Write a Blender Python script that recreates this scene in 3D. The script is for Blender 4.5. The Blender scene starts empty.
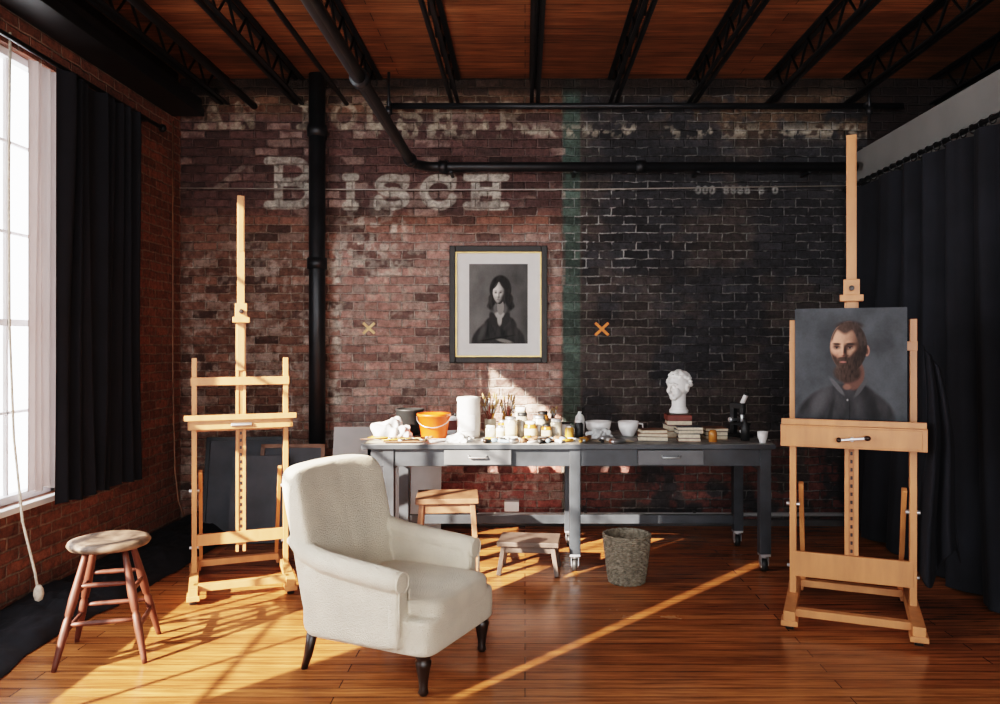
import bpy, bmesh, math, random
import numpy as np
from mathutils import Vector, Matrix, Euler
random.seed(3); rng=np.random.default_rng(5)
sc=bpy.context.scene
try:
    sc.view_settings.view_transform='Filmic'
    sc.view_settings.look='High Contrast'
    sc.view_settings.exposure=0.25
except Exception as e: print(e)

# ---------------------------------------------------------------- materials
def nm(name):
    m=bpy.data.materials.new(name); m.use_nodes=True
    nt=m.node_tree; b=nt.nodes['Principled BSDF']
    return m,nt,b
def N(nt,t,**k):
    n=nt.nodes.new(t)
    for a,v in k.items(): setattr(n,a,v)
    return n
def c4(c): return (c[0],c[1],c[2],1.0)
def mat(name,col,rough=.6,metal=0,var=.25,scale=12,bump=.15,stretch=(1,1,1),col2=None,sheen=0,bscale=None):
    m,nt,b=nm(name); L=nt.links.new
    tc=N(nt,'ShaderNodeTexCoord'); mp=N(nt,'ShaderNodeMapping'); mp.inputs['Scale'].default_value=stretch
    no=N(nt,'ShaderNodeTexNoise'); no.inputs['Scale'].default_value=scale; no.inputs['Detail'].default_value=6
    L(tc.outputs['Object'],mp.inputs[0]); L(mp.outputs[0],no.inputs['Vector'])
    r=N(nt,'ShaderNodeValToRGB'); r.color_ramp.elements[0].position=.3; r.color_ramp.elements[1].position=.7
    a=col; bb=col2 if col2 else tuple(min(1,x*(1+var)) for x in col)
    r.color_ramp.elements[0].color=c4(tuple(x*(1-var) for x in a)); r.color_ramp.elements[1].color=c4(bb)
    L(no.outputs[0],r.inputs[0]); L(r.outputs[0],b.inputs['Base Color'])
    b.inputs['Roughness'].default_value=rough; b.inputs['Metallic'].default_value=metal
    if bump>0:
        bn=N(nt,'ShaderNodeBump'); bn.inputs['Strength'].default_value=bump; bn.inputs['Distance'].default_value=.01
        if bscale:
            n2=N(nt,'ShaderNodeTexNoise'); n2.inputs['Scale'].default_value=bscale; n2.inputs['Detail'].default_value=3
            L(tc.outputs['Object'],n2.inputs['Vector']); L(n2.outputs[0],bn.inputs['Height'])
        else: L(no.outputs[0],bn.inputs['Height'])
        L(bn.outputs[0],b.inputs['Normal'])
    if sheen: b.inputs['Sheen Weight'].default_value=sheen
    return m
def brickmat(name,axis,c1=None,c2=None,mort=None,attr=False):
    m,nt,b=nm(name); L=nt.links.new
    tc=N(nt,'ShaderNodeTexCoord'); sp=N(nt,'ShaderNodeSeparateXYZ'); cb=N(nt,'ShaderNodeCombineXYZ')
    nz=N(nt,'ShaderNodeTexNoise'); nz.inputs['Scale'].default_value=9; nz.inputs['Detail'].default_value=3
    L(tc.outputs['Object'],nz.inputs['Vector'])
    mx=N(nt,'ShaderNodeMixRGB'); mx.blend_type='LINEAR_LIGHT'; mx.inputs[0].default_value=.014
    L(tc.outputs['Object'],mx.inputs[1]); L(nz.outputs['Color'],mx.inputs[2]); L(mx.outputs[0],sp.inputs[0])
    L(sp.outputs[axis],cb.inputs[0]); L(sp.outputs['Z'],cb.inputs[1])
    br=N(nt,'ShaderNodeTexBrick'); br.inputs['Scale'].default_value=1
    br.inputs['Brick Width'].default_value=.205; br.inputs['Row Height'].default_value=.0715
    br.inputs['Mortar Size'].default_value=.0085; br.inputs['Mortar Smooth'].default_value=.6
    br.inputs['Bias'].default_value=0
    L(cb.outputs[0],br.inputs['Vector'])
    n2=N(nt,'ShaderNodeTexNoise'); n2.inputs['Scale'].default_value=26; n2.inputs['Detail'].default_value=8; n2.inputs['Roughness'].default_value=.75
    L(tc.outputs['Object'],n2.inputs['Vector'])
    r=N(nt,'ShaderNodeValToRGB'); r.color_ramp.elements[0].position=.3; r.color_ramp.elements[1].position=.72
    r.color_ramp.elements[0].color=(.38,.38,.38,1); r.color_ramp.elements[1].color=(1.6,1.6,1.6,1)
    L(n2.outputs[0],r.inputs[0])
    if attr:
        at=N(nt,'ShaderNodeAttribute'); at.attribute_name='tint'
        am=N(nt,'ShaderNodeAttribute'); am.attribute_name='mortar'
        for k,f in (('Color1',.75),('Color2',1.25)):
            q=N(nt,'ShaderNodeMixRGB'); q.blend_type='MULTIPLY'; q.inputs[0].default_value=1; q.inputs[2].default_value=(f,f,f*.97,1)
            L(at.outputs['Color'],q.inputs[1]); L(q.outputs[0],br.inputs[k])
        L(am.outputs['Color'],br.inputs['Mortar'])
    else:
        br.inputs['Color1'].default_value=c4(c1); br.inputs['Color2'].default_value=c4(c2); br.inputs['Mortar'].default_value=c4(mort)
    mu=N(nt,'ShaderNodeMixRGB'); mu.blend_type='MULTIPLY'; mu.inputs[0].default_value=1
    L(br.outputs['Color'],mu.inputs[1]); L(r.outputs[0],mu.inputs[2]); L(mu.outputs[0],b.inputs['Base Color'])
    b.inputs['Roughness'].default_value=.5
    sub=N(nt,'ShaderNodeMath',operation='MULTIPLY_ADD'); sub.inputs[1].default_value=-1.0
    m2=N(nt,'ShaderNodeMath',operation='MULTIPLY'); m2.inputs[1].default_value=1.1
    L(n2.outputs[0],m2.inputs[0]); L(br.outputs['Fac'],sub.inputs[0]); L(m2.outputs[0],sub.inputs[2])
    bn=N(nt,'ShaderNodeBump'); bn.inputs['Strength'].default_value=1.0; bn.inputs['Distance'].default_value=.026
    L(sub.outputs[0],bn.inputs['Height']); L(bn.outputs[0],b.inputs['Normal'])
    return m
def plankmat(name,ca,cb_,width,length,rough,gap=(.02,.008,.003),bump=.3,var=.7):
    m,nt,b=nm(name); L=nt.links.new
    tc=N(nt,'ShaderNodeTexCoord')
    br=N(nt,'ShaderNodeTexBrick'); br.inputs['Scale'].default_value=1; br.offset=.37
    br.inputs['Brick Width'].default_value=length; br.inputs['Row Height'].default_value=width
    br.inputs['Mortar Size'].default_value=.0024; br.inputs['Mortar Smooth'].default_value=.2
    br.inputs['Color1'].default_value=c4(ca); br.inputs['Color2'].default_value=c4(cb_); br.inputs['Mortar'].default_value=c4(gap)
    L(tc.outputs['Object'],br.inputs['Vector'])
    mp=N(nt,'ShaderNodeMapping'); mp.inputs['Scale'].default_value=(1.2,22,10)
    no=N(nt,'ShaderNodeTexNoise'); no.inputs['Scale'].default_value=2.0; no.inputs['Detail'].default_value=8; no.inputs['Roughness'].default_value=.65
    L(tc.outputs['Object'],mp.inputs[0]); L(mp.outputs[0],no.inputs['Vector'])
    r=N(nt,'ShaderNodeValToRGB'); r.color_ramp.elements[0].position=.3; r.color_ramp.elements[1].position=.7
    r.color_ramp.elements[0].color=(1-var,1-var,1-var,1); r.color_ramp.elements[1].color=(1.25,1.25,1.25,1)
    L(no.outputs[0],r.inputs[0])
    n3=N(nt,'ShaderNodeTexNoise'); n3.inputs['Scale'].default_value=1.3; n3.inputs['Detail'].default_value=5
    L(tc.outputs['Object'],n3.inputs['Vector'])
    r3=N(nt,'ShaderNodeValToRGB'); r3.color_ramp.elements[0].position=.3; r3.color_ramp.elements[1].position=.7
    r3.color_ramp.elements[0].color=(.7,.7,.7,1); r3.color_ramp.elements[1].color=(1.15,1.15,1.15,1)
    L(n3.outputs[0],r3.inputs[0])
    a1=N(nt,'ShaderNodeMixRGB'); a1.blend_type='MULTIPLY'; a1.inputs[0].default_value=1
    a2=N(nt,'ShaderNodeMixRGB'); a2.blend_type='MULTIPLY'; a2.inputs[0].default_value=1
    L(br.outputs['Color'],a1.inputs[1]); L(r.outputs[0],a1.inputs[2]); L(a1.outputs[0],a2.inputs[1]); L(r3.outputs[0],a2.inputs[2])
    L(a2.outputs[0],b.inputs['Base Color'])
    mr=N(nt,'ShaderNodeMapRange'); mr.inputs['To Min'].default_value=rough-.08; mr.inputs['To Max'].default_value=rough+.15
    L(n3.outputs[0],mr.inputs[0]); L(mr.outputs[0],b.inputs['Roughness'])
    sub=N(nt,'ShaderNodeMath',operation='MULTIPLY_ADD'); sub.inputs[1].default_value=-1.0
    m2=N(nt,'ShaderNodeMath',operation='MULTIPLY'); m2.inputs[1].default_value=.25
    L(no.outputs[0],m2.inputs[0]); L(br.outputs['Fac'],sub.inputs[0]); L(m2.outputs[0],sub.inputs[2])
    bn=N(nt,'ShaderNodeBump'); bn.inputs['Strength'].default_value=bump; bn.inputs['Distance'].default_value=.004
    L(sub.outputs[0],bn.inputs['Height']); L(bn.outputs[0],b.inputs['Normal'])
    return m
def vcolmat(name,rough=.6):
    m,nt,b=nm(name); at=N(nt,'ShaderNodeAttribute'); at.attribute_name='tint'
    no=N(nt,'ShaderNodeTexNoise'); no.inputs['Scale'].default_value=90; tc=N(nt,'ShaderNodeTexCoord')
    nt.links.new(tc.outputs['Object'],no.inputs['Vector'])
    mr=N(nt,'ShaderNodeMapRange'); mr.inputs['To Min'].default_value=.85; mr.inputs['To Max'].default_value=1.15
    nt.links.new(no.outputs[0],mr.inputs[0])
    mu=N(nt,'ShaderNodeMixRGB'); mu.blend_type='MULTIPLY'; mu.inputs[0].default_value=1
    nt.links.new(at.outputs['Color'],mu.inputs[1]); nt.links.new(mr.outputs[0],mu.inputs[2]); nt.links.new(mu.outputs[0],b.inputs['Base Color'])
    b.inputs['Roughness'].default_value=rough; b.inputs['Specular IOR Level'].default_value=.25
    return m
def sheermat(name,col):
    m,nt,b=nm(name); L=nt.links.new
    tc=N(nt,'ShaderNodeTexCoord'); no=N(nt,'ShaderNodeTexNoise'); no.inputs['Scale'].default_value=30
    L(tc.outputs['Object'],no.inputs['Vector'])
    mr=N(nt,'ShaderNodeMapRange'); mr.inputs['To Min'].default_value=.08; mr.inputs['To Max'].default_value=.15
    L(no.outputs[0],mr.inputs[0])
    b.inputs['Base Color'].default_value=c4(col); b.inputs['Roughness'].default_value=.9
    tr=N(nt,'ShaderNodeBsdfTranslucent'); tr.inputs[0].default_value=c4(col)
    mx=N(nt,'ShaderNodeMixShader'); L(mr.outputs[0],mx.inputs[0]); L(b.outputs[0],mx.inputs[1]); L(tr.outputs[0],mx.inputs[2])
    L(mx.outputs[0],nt.nodes['Material Output'].inputs[0]); return m

M_floor=plankmat('floor_wood',(.52,.205,.072),(.34,.120,.042),.085,2.2,.20)
M_ceil=plankmat('ceiling_wood',(.36,.15,.062),(.20,.080,.033),.13,2.8,.6,gap=(.015,.007,.004))
M_backbrick=brickmat('painted_brick','X',attr=True)
M_leftbrick=brickmat('red_brick','Y',(.34,.125,.07),(.20,.075,.043),(.33,.235,.17))
M_darkbrick=brickmat('dark_brick','X',(.05,.03,.025),(.03,.02,.02),(.06,.05,.045))
M_grayplaster=mat('grey_plaster',(.20,.195,.185),.85,var=.08,scale=3,bump=.05)
M_black=mat('black_steel',(.016,.016,.017),.42,.3,var=.3,scale=8,bump=.05)
M_pipe=mat('black_pipe',(.018,.019,.021),.42,.2,var=.35,scale=6,bump=.05)
M_easel=mat('beech_wood',(.52,.225,.090),.42,var=.16,scale=5,bump=.06,stretch=(3,3,.6))
M_easeld=mat('worn_beech',(.38,.155,.06),.5,var=.3,scale=7,bump=.08)
M_tab=mat('grey_painted_wood',(.034,.039,.045),.42,var=.35,scale=7,bump=.1)
M_tabtop=mat('worktop_paint',(.11,.11,.11),.5,var=.5,scale=9,bump=.1,col2=(.42,.40,.37))
M_drawer=mat('drawer_grey',(.10,.105,.11),.45,var=.15,scale=10,bump=.05)
M_skirt=mat('skirting_paint',(.075,.07,.068),.5,var=.3,scale=10,bump=.05)
M_uph=mat('cream_linen',(.67,.60,.475),.95,var=.09,scale=7,bump=.8,sheen=.15,bscale=200)
M_darkwood=mat('ebonised_wood',(.022,.012,.008),.35,var=.3,scale=10,bump=.05)
M_stoolleg=mat('stool_red_wood',(.085,.024,.013),.5,var=.4,scale=14,bump=.1,stretch=(2,2,.5))
M_stoolseat=mat('worn_seat_wood',(.07,.04,.026),.6,var=.5,scale=16,bump=.15,col2=(.19,.125,.085))
M_brownwood=mat('brown_wood',(.19,.09,.05),.5,var=.35,scale=9,bump=.1)
M_graywood=mat('grey_stain_wood',(.085,.06,.048),.5,var=.35,scale=9,bump=.1)
M_curt=mat('black_velvet',(.006,.0065,.010),.9,var=.25,scale=5,bump=.1)
M_curtR=mat('charcoal_drape',(.013,.0145,.019),.95,var=.3,scale=4,bump=.12)
M_sheer=sheermat('sheer_fabric',(.52,.44,.42))
M_white=mat('white_paint',(.75,.74,.72),.5,var=.05,scale=8,bump=.03)
M_winframe=mat('window_frame_paint',(.8,.81,.83),.5,var=.06,scale=8,bump=.03)
M_plaster=mat('bust_plaster',(.80,.79,.76),.7,var=.06,scale=14,bump=.08)
M_rope=mat('cotton_rope',(.62,.55,.45),.9,var=.2,scale=60,bump=.3)
M_wire=mat('dull_wire',(.40,.37,.33),.6,.2,var=.2,scale=20,bump=.02)
M_rubber=mat('caster_rubber',(.02,.02,.02),.5,var=.2,bump=.05)
M_steel=mat('galvanised_steel',(.55,.56,.57),.35,.8,var=.15,bump=.03)
M_orange=mat('orange_plastic',(.70,.10,.012),.4,var=.08,bump=.02)
M_tape=mat('orange_tape',(.80,.25,.05),.6,var=.15,scale=30,bump=.05)
M_tapeo=mat('faded_tape',(.76,.52,.26),.7,var=.2,scale=30,bump=.05)
M_basket=mat('woven_seagrass',(.19,.165,.125),.8,var=.5,scale=45,bump=.4)
M_frame=mat('dark_frame',(.016,.012,.009),.5,var=.3,bump=.05)
M_gold=mat('gold_fillet',(.45,.30,.12),.35,.6,var=.2,bump=.03)
M_mat=mat('white_matboard',(.74,.73,.70),.8,var=.03,bump=.02)
M_brown=mat('kraft_cover',(.33,.19,.09),.6,var=.2,bump=.05)
M_pages=mat('paper_pages',(.55,.47,.35),.8,var=.15,scale=60,bump=.1)
M_red=mat('oxblood_cover',(.16,.035,.022),.5,var=.2,bump=.05)
M_cloth=mat('white_rag',(.64,.63,.61),.9,var=.15,scale=12,bump=.25)
M_amber=mat('amber_liquid',(.42,.17,.04),.12,var=.2,bump=0)
M_jar=mat('jar_glass',(.42,.38,.31),.08,var=.35,scale=20,bump=0)
M_ceram=mat('white_ceramic',(.78,.77,.75),.2,var=.04,bump=0)
M_ochre=mat('ochre_paint',(.50,.25,.05),.4,var=.2,bump=.05)
M_blue=mat('blue_grey_paint',(.18,.24,.28),.4,var=.2,bump=.05)
M_bristle=mat('bristle',(.30,.19,.09),.7,var=.3,bump=.05)
M_board=mat('pale_board',(.45,.455,.45),.7,var=.08,scale=5,bump=.03)
M_slate=mat('slate_canvas',(.07,.075,.085),.7,var=.25,scale=5,bump=.05)
M_vcol=vcolmat('painted_picture',.6)

# ---------------------------------------------------------------- mesh builder
class MB:
    def __init__(s): s.v=[];s.f=[];s.m=[];s.sm=[];s.mats=[];s.M=Matrix()
    def add(s,vs,fs,m,smooth=False,M=None):
        if m not in s.mats: s.mats.append(m)
        k=s.mats.index(m); o=len(s.v); T=s.M@M if M is not None else s.M
        s.v+=[T@Vector(v) for v in vs]
        for f in fs: s.f.append([i+o for i in f]); s.m.append(k); s.sm.append(smooth)
    def box(s,c,size,m,rot=(0,0,0)):
        x,y,z=[q/2 for q in size]
        vs=[(-x,-y,-z),(x,-y,-z),(x,y,-z),(-x,y,-z),(-x,-y,z),(x,-y,z),(x,y,z),(-x,y,z)]
        fs=[(0,3,2,1),(4,5,6,7),(0,1,5,4),(1,2,6,5),(2,3,7,6),(3,0,4,7)]
        s.add(vs,fs,m,False,Matrix.Translation(c)@Euler(rot).to_matrix().to_4x4())
    def b2(s,lo,hi,m): s.box([(a+b)/2 for a,b in zip(lo,hi)],[b-a for a,b in zip(lo,hi)],m)
    def beam(s,p0,p1,w,d,m,side=(1,0,0)):
        p0=Vector(p0);p1=Vector(p1); a=(p1-p0).normalized(); x=Vector(side); x=(x-a*x.dot(a)).normalized(); y=a.cross(x)
        vs=[]
        for p in (p0,p1):
            for sx,sy in ((-1,-1),(1,-1),(1,1),(-1,1)): vs.append(p+x*sx*w/2+y*sy*d/2)
        s.add(vs,[(0,3,2,1),(4,5,6,7),(0,1,5,4),(1,2,6,5),(2,3,7,6),(3,0,4,7)],m)
    def tube(s,pts,r,m,n=10,closed=False):
        pts=[Vector(p) for p in pts]; K=len(pts); vs=[];fs=[]
        rs=r if isinstance(r,(list,tuple)) else [r]*K
        ref=None
        for i,p in enumerate(pts):
            if closed: t=(pts[(i+1)%K]-pts[i-1])
            else: t=pts[min(i+1,K-1)]-pts[max(i-1,0)]
            t.normalize()
            if ref is None:
                ref=Vector((0,0,1)) if abs(t.z)<.9 else Vector((1,0,0))
            u=(ref-t*ref.dot(t)).normalized(); w=t.cross(u); ref=u
            for j in range(n):
                a=2*math.pi*j/n; vs.append(p+(u*math.cos(a)+w*math.sin(a))*rs[i])
        R=K if closed else K-1
        for i in range(R):
            for j in range(n):
                a=i*n+j;b=i*n+(j+1)%n;c=((i+1)%K)*n+(j+1)%n;d=((i+1)%K)*n+j; fs.append((a,b,c,d))
        if not closed: fs.append(tuple(reversed(range(n)))); fs.append(tuple(range((K-1)*n,K*n)))
        s.add(vs,fs,m,True)
    def cyl(s,p0,p1,r,m,n=20,r1=None): s.tube([p0,p1],[r,r if r1 is None else r1],m,n)
    def lathe(s,prof,m,o=(0,0,0),n=32):
        vs=[];fs=[]
        for r,z in prof:
            for j in range(n):
                a=2*math.pi*j/n; vs.append((o[0]+r*math.cos(a),o[1]+r*math.sin(a),o[2]+z))
        for i in range(len(prof)-1):
            for j in range(n): fs.append((i*n+j,i*n+(j+1)%n,(i+1)*n+(j+1)%n,(i+1)*n+j))
        if prof[0][0]>1e-5: fs.append(tuple(reversed(range(n))))
        if prof[-1][0]>1e-5: fs.append(tuple(range((len(prof)-1)*n,len(prof)*n)))
        s.add(vs,fs,m,True)
    def sup(s,c,h,m,e1=1,e2=1,rot=(0,0,0),fn=None,nu=32,nv=20):
        def sg(x,e): return math.copysign(abs(x)**e,x)
        vs=[];fs=[]
        for i in range(nv+1):
            ph=-math.pi/2+math.pi*i/nv
            for j in range(nu):
                th=2*math.pi*j/nu
                p=Vector((h[0]*sg(math.cos(ph),e1)*sg(math.cos(th),e2),h[1]*sg(math.cos(ph),e1)*sg(math.sin(th),e2),h[2]*sg(math.sin(ph),e1)))
                if fn: p=fn(p)
                vs.append(p)
        for i in range(nv):
            for j in range(nu): fs.append((i*nu+j,i*nu+(j+1)%nu,(i+1)*nu+(j+1)%nu,(i+1)*nu+j))
        s.add(vs,fs,m,True,Matrix.Translation(c)@Euler(rot).to_matrix().to_4x4())
    def obj(s,name,loc=(0,0,0),rz=0,bevel=0,parent=None,remesh=0,smooth_it=0):
        me=bpy.data.meshes.new(name); me.from_pydata([tuple(v) for v in s.v],[],s.f)
        for m in s.mats: me.materials.append(m)
        me.polygons.foreach_set('material_index',s.m); me.polygons.foreach_set('use_smooth',s.sm)
        bm=bmesh.new(); bm.from_mesh(me)
        bmesh.ops.recalc_face_normals(bm,faces=bm.faces); bm.to_mesh(me); bm.free()
        o=bpy.data.objects.new(name,me); sc.collection.objects.link(o); o.location=loc; o.rotation_euler=(0,0,rz)
        if bevel:
            b=o.modifiers.new('bevel','BEVEL'); b.width=bevel; b.segments=2; b.limit_method='ANGLE'; b.angle_limit=math.radians(50)
        if remesh:
            r=o.modifiers.new('r','REMESH'); r.mode='VOXEL'; r.voxel_size=remesh; r.use_smooth_shade=True
            if smooth_it:
                q=o.modifiers.new('s','SMOOTH'); q.iterations=smooth_it; q.factor=.6
        if parent: o.parent=parent
        return o
def empty(name,loc=(0,0,0),rz=0):
    e=bpy.data.objects.new(name,None); e.empty_display_size=.1; sc.collection.objects.link(e); e.location=loc; e.rotation_euler=(0,0,rz); return e
def grid_mesh(name,pts,mat_,cols=None,smooth=True,parent=None):
    nv,nu,_=pts.shape
    idx=np.arange(nv*nu).reshape(nv,nu)
    q=np.stack([idx[:-1,:-1],idx[:-1,1:],idx[1:,1:],idx[1:,:-1]],-1).reshape(-1,4)
    me=bpy.data.meshes.new(name); me.vertices.add(nv*nu); me.vertices.foreach_set('co',pts.reshape(-1).astype(np.float32))
    me.loops.add(q.size); me.loops.foreach_set('vertex_index',q.reshape(-1).astype(np.int32))
    me.polygons.add(len(q)); me.polygons.foreach_set('loop_start',(np.arange(len(q))*4).astype(np.int32))
    try: me.polygons.foreach_set('loop_total',np.full(len(q),4,np.int32))
    except Exception: pass
    me.update(calc_edges=True)
    me.polygons.foreach_set('use_smooth',np.full(len(q),smooth))
    me.materials.append(mat_)
    if cols:
        for k,c in cols.items():
            a=me.color_attributes.new(k,'FLOAT_COLOR','POINT')
            c=np.concatenate([c.reshape(-1,3),np.ones((nv*nu,1))],1).astype(np.float32)
            a.data.foreach_set('color',c.reshape(-1))
    o=bpy.data.objects.new(name,me); sc.collection.objects.link(o)
    if parent: o.parent=parent
    return o
def vnoise(X,Y,s,seed=0):
    r=np.random.default_rng(seed); G=r.random((256,256)); x=X*s+100;y=Y*s+100
    xi=np.floor(x).astype(int);yi=np.floor(y).astype(int);fx=x-xi;fy=y-yi
    fx=fx*fx*(3-2*fx);fy=fy*fy*(3-2*fy); xi%=255;yi%=255
    return (G[yi,xi]*(1-fx)+G[yi,xi+1]*fx)*(1-fy)+(G[yi+1,xi]*(1-fx)+G[yi+1,xi+1]*fx)*fy
def fbm(X,Y,s,seed=0,o=4):
    t=0;a=.5;n=0
    for i in range(o): t=t+a*vnoise(X,Y,s*2**i,seed+i); n+=a; a*=.5
    return t/n
def sst(a,b,x):
    t=np.clip((x-a)/(b-a),0,1); return t*t*(3-2*t)

# ---------------------------------------------------------------- room shell
WL,WR,WB,CZ=-2.87,2.75,6.48,3.72
XR=5.2; YR=-2.6
mb=MB(); mb.b2((WL-.15,YR,-.12),(XR,WB+.15,0),M_floor); mb.obj('floor')
mb=MB(); mb.b2((WL-.15,YR,CZ),(XR,WB+.15,CZ+.12),M_ceil); mb.obj('ceiling')

# back wall with painted ghost sign
nx,nz=760,500
xs=np.linspace(WL,WR+.1,nx); zs=np.linspace(0,CZ,nz); X,Z=np.meshgrid(xs,zs)
PX=525+X*120.06; PY=345-(Z-1.5)*120.06      # wall plane units, 1 unit = 8.3 mm
def blend(base,col,mask): return base*(1-mask[...,None])+np.array(col)*mask[...,None]
row=np.floor(Z/.0715)
n1=fbm(X,Z,2.2,1); n2_=fbm(X,Z,7,11); n3_=fbm(X,Z,22,21,3); ncell=vnoise(np.floor(X/.205+.5*((row+1)%2)),row,1.0,77); nc2=vnoise(np.floor(X/.205+.5*((row+1)%2)),row,1.0,99)
tint=np.zeros(X.shape+(3,))+np.array((.22,.10,.07))
mort=np.zeros_like(tint)+np.array((.26,.19,.15))
mk=sst(325,345,PX)*sst(215,250,PY)*(1-sst(555,570,PX))
tint=blend(tint,(.40,.23,.20),mk*.95); mort=blend(mort,(.48,.37,.33),mk*.9)
mk=(1-sst(300,330,PX))*sst(210,240,PY); tint=blend(tint,(.20,.11,.085),mk*.8); mort=blend(mort,(.30,.23,.19),mk*.6)
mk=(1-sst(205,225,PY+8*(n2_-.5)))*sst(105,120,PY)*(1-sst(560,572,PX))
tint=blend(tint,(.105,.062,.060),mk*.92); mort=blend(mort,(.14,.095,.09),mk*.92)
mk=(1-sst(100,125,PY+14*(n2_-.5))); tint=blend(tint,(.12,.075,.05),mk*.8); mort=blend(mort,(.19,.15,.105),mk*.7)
mk=sst(425,455,PY)*sst(330,345,PX)*(1-sst(555,575,PX)); tint=blend(tint,(.38,.105,.085),mk*.85); mort=blend(mort,(.34,.20,.16),mk*.6)
mk=sst(576,584,PX); tint=blend(tint,(.042,.042,.047),mk); mort=blend(mort,(.058,.058,.06),mk)
mk=sst(576,584,PX)*sst(.50,.66,n1+.25*(n2_-.5)); tint=blend(tint,(.095,.073,.066),mk*.6); mort=blend(mort,(.20,.185,.16),mk*.7)
mk=sst(576,584,PX)*sst(430,470,PY)*sst(.42,.56,n2_); tint=blend(tint,(.22,.075,.06),mk*.6)
mk=sst(620,720,PX)*(1-sst(120,150,PY))*sst(.35,.55,n2_); tint=blend(tint,(.15,.095,.06),mk*.7); mort=blend(mort,(.22,.18,.13),mk*.7)
mk=sst(561,564,PX)*(1-sst(579,582,PX)); tint=blend(tint,(.075,.115,.102),mk*.95); mort=blend(mort,(.13,.17,.155),mk*.95)
tint*= (0.72+.56*ncell)[...,None]
mk=sst(.70,.8,nc2)*sst(.40,.58,n2_)*(PX<565); tint=blend(tint,(.46,.34,.30),mk*.4)
mk=(ncell<.16)*(PX<565)*1.0; tint=blend(tint,(.06,.042,.04),mk*.5)
w=sst(.50,.62,n3_*.75+nc2*.25)
mk=sst(.42,.6,n3_)*(.4+.6*(nc2>.35))*np.exp(-((PX-377)/30)**2-((PY-247)/30)**2)*1.2; mk=np.clip(mk,0,1); tint=blend(tint,(.72,.67,.60),mk); mort=blend(mort,(.7,.65,.58),mk)
mk=sst(.40,.55,n3_)*np.exp(-((PX-337)/5)**2)*sst(235,260,PY)*(.3+.7*(nc2>.3)); tint=blend(tint,(.66,.60,.54),mk*.85); mort=blend(mort,(.6,.55,.5),mk*.85)
mk=w*np.exp(-((PY-131)/6)**2)*sst(330,380,PX); tint=blend(tint,(.50,.45,.37),mk*.7); mort=blend(mort,(.52,.47,.38),mk*.75)
mk=w*.55*(PX<560)*sst(225,260,PY); tint=blend(tint,(.52,.43,.38),mk*.7); mort=blend(mort,(.64,.56,.50),mk)
mk=w*(PX>584)*.45; mort=blend(mort,(.36,.355,.34),mk)
mk=w*.8*np.exp(-((PX-595)/60)**2-((PY-232)/50)**2); mort=blend(mort,(.6,.6,.58),mk)
mk=w*.5*np.exp(-((PX-690)/110)**2-((PY-245)/12)**2); mort=blend(mort,(.5,.49,.46),mk)
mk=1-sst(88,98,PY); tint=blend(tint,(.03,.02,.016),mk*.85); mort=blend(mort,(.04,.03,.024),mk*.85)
def seg(mask,pts,th,x0,y0,w,h):
    for a,b in zip(pts[:-1],pts[1:]):
        ax,ay=x0+a[0]*w,y0+a[1]*h; bx,by=x0+b[0]*w,y0+b[1]*h
        dx,dy=bx-ax,by-ay; L2=dx*dx+dy*dy+1e-9
        t=np.clip(((PX-ax)*dx+(PY-ay)*dy)/L2,0,1); d=np.hypot(PX-ax-t*dx,PY-ay-t*dy)
        np.maximum(mask,1-sst(th-.8,th+.6,d),out=mask)
def arc(cx,cy,rx,ry,a0,a1,n=14): return [(cx+rx*math.cos(math.radians(a0+(a1-a0)*i/n)),cy+ry*math.sin(math.radians(a0+(a1-a0)*i/n))) for i in range(n+1)]
GL={'B':[[(.25,0),(.25,1)],[(0,0),(.6,0)]+arc(.6,.24,.32,.24,-90,90)+[(.3,.48)],[(.3,.48),(.62,.48)]+arc(.62,.74,.36,.26,-90,90)+[(0,1)]],
 'U':[[(.2,0),(.2,.65)]+arc(.5,.65,.3,.33,180,0)+[(.8,0)],[(0,0),(.4,0)],[(.65,0),(1,0)]],
 'I':[[(.5,0),(.5,1)],[(.1,0),(.9,0)],[(.1,1),(.9,1)]],
 'S':[arc(.5,.26,.4,.26,-20,-270)+arc(.5,.74,.42,.26,-90,160),[(.92,0),(.9,.25)],[(.06,1),(.08,.76)]],
 'C':[arc(.52,.5,.46,.5,-40,-320),[(.92,0),(.9,.3)],[(.92,.7),(.9,.8)]],
 'H':[[(.22,0),(.22,1)],[(.78,0),(.78,1)],[(.22,.5),(.78,.5)],[(0,0),(.42,0)],[(.58,0),(1,0)],[(0,1),(.42,1)],[(.58,1),(1,1)]],
 'A':[[(.1,1),(.5,0),(.9,1)],[(.25,.65),(.75,.65)],[(0,1),(.25,1)],[(.75,1),(1,1)]],
 'N':[[(.2,1),(.2,0),(.8,1),(.8,0)],[(0,1),(.4,1)],[(.62,0),(1,0)]],
 'P':[[(.25,0),(.25,1)],[(.05,0),(.6,0)]+arc(.6,.27,.32,.27,-90,90)+[(.3,.54)],[(0,1),(.5,1)]],
 'O':[arc(.5,.5,.44,.5,0,360,20)],
 'E':[[(.2,0),(.2,1)],[(.05,0),(.9,0),(.9,.2)],[(.2,.5),(.7,.5)],[(.05,1),(.9,1),(.9,.8)]],
 'R':[[(.25,0),(.25,1)],[(.05,0),(.6,0)]+arc(.6,.27,.32,.27,-90,90)+[(.3,.54)],[(.5,.54),(.95,1)]]}
mask=np.zeros_like(X)
for ch,x0,y0,w_,h_,th in (('B',268,161,42,44,4.4),('I',345,177,11,29,4.3),('S',376,178,32,28,4.4),('C',422,178,33,28,4.4),('H',467,177,38,29,4.4)):
    for st in GL[ch]: seg(mask,st,th,x0,y0,w_,h_)
mask*=(.6+.4*sst(.38,.52,n3_*.6+n2_*.4))
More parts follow.
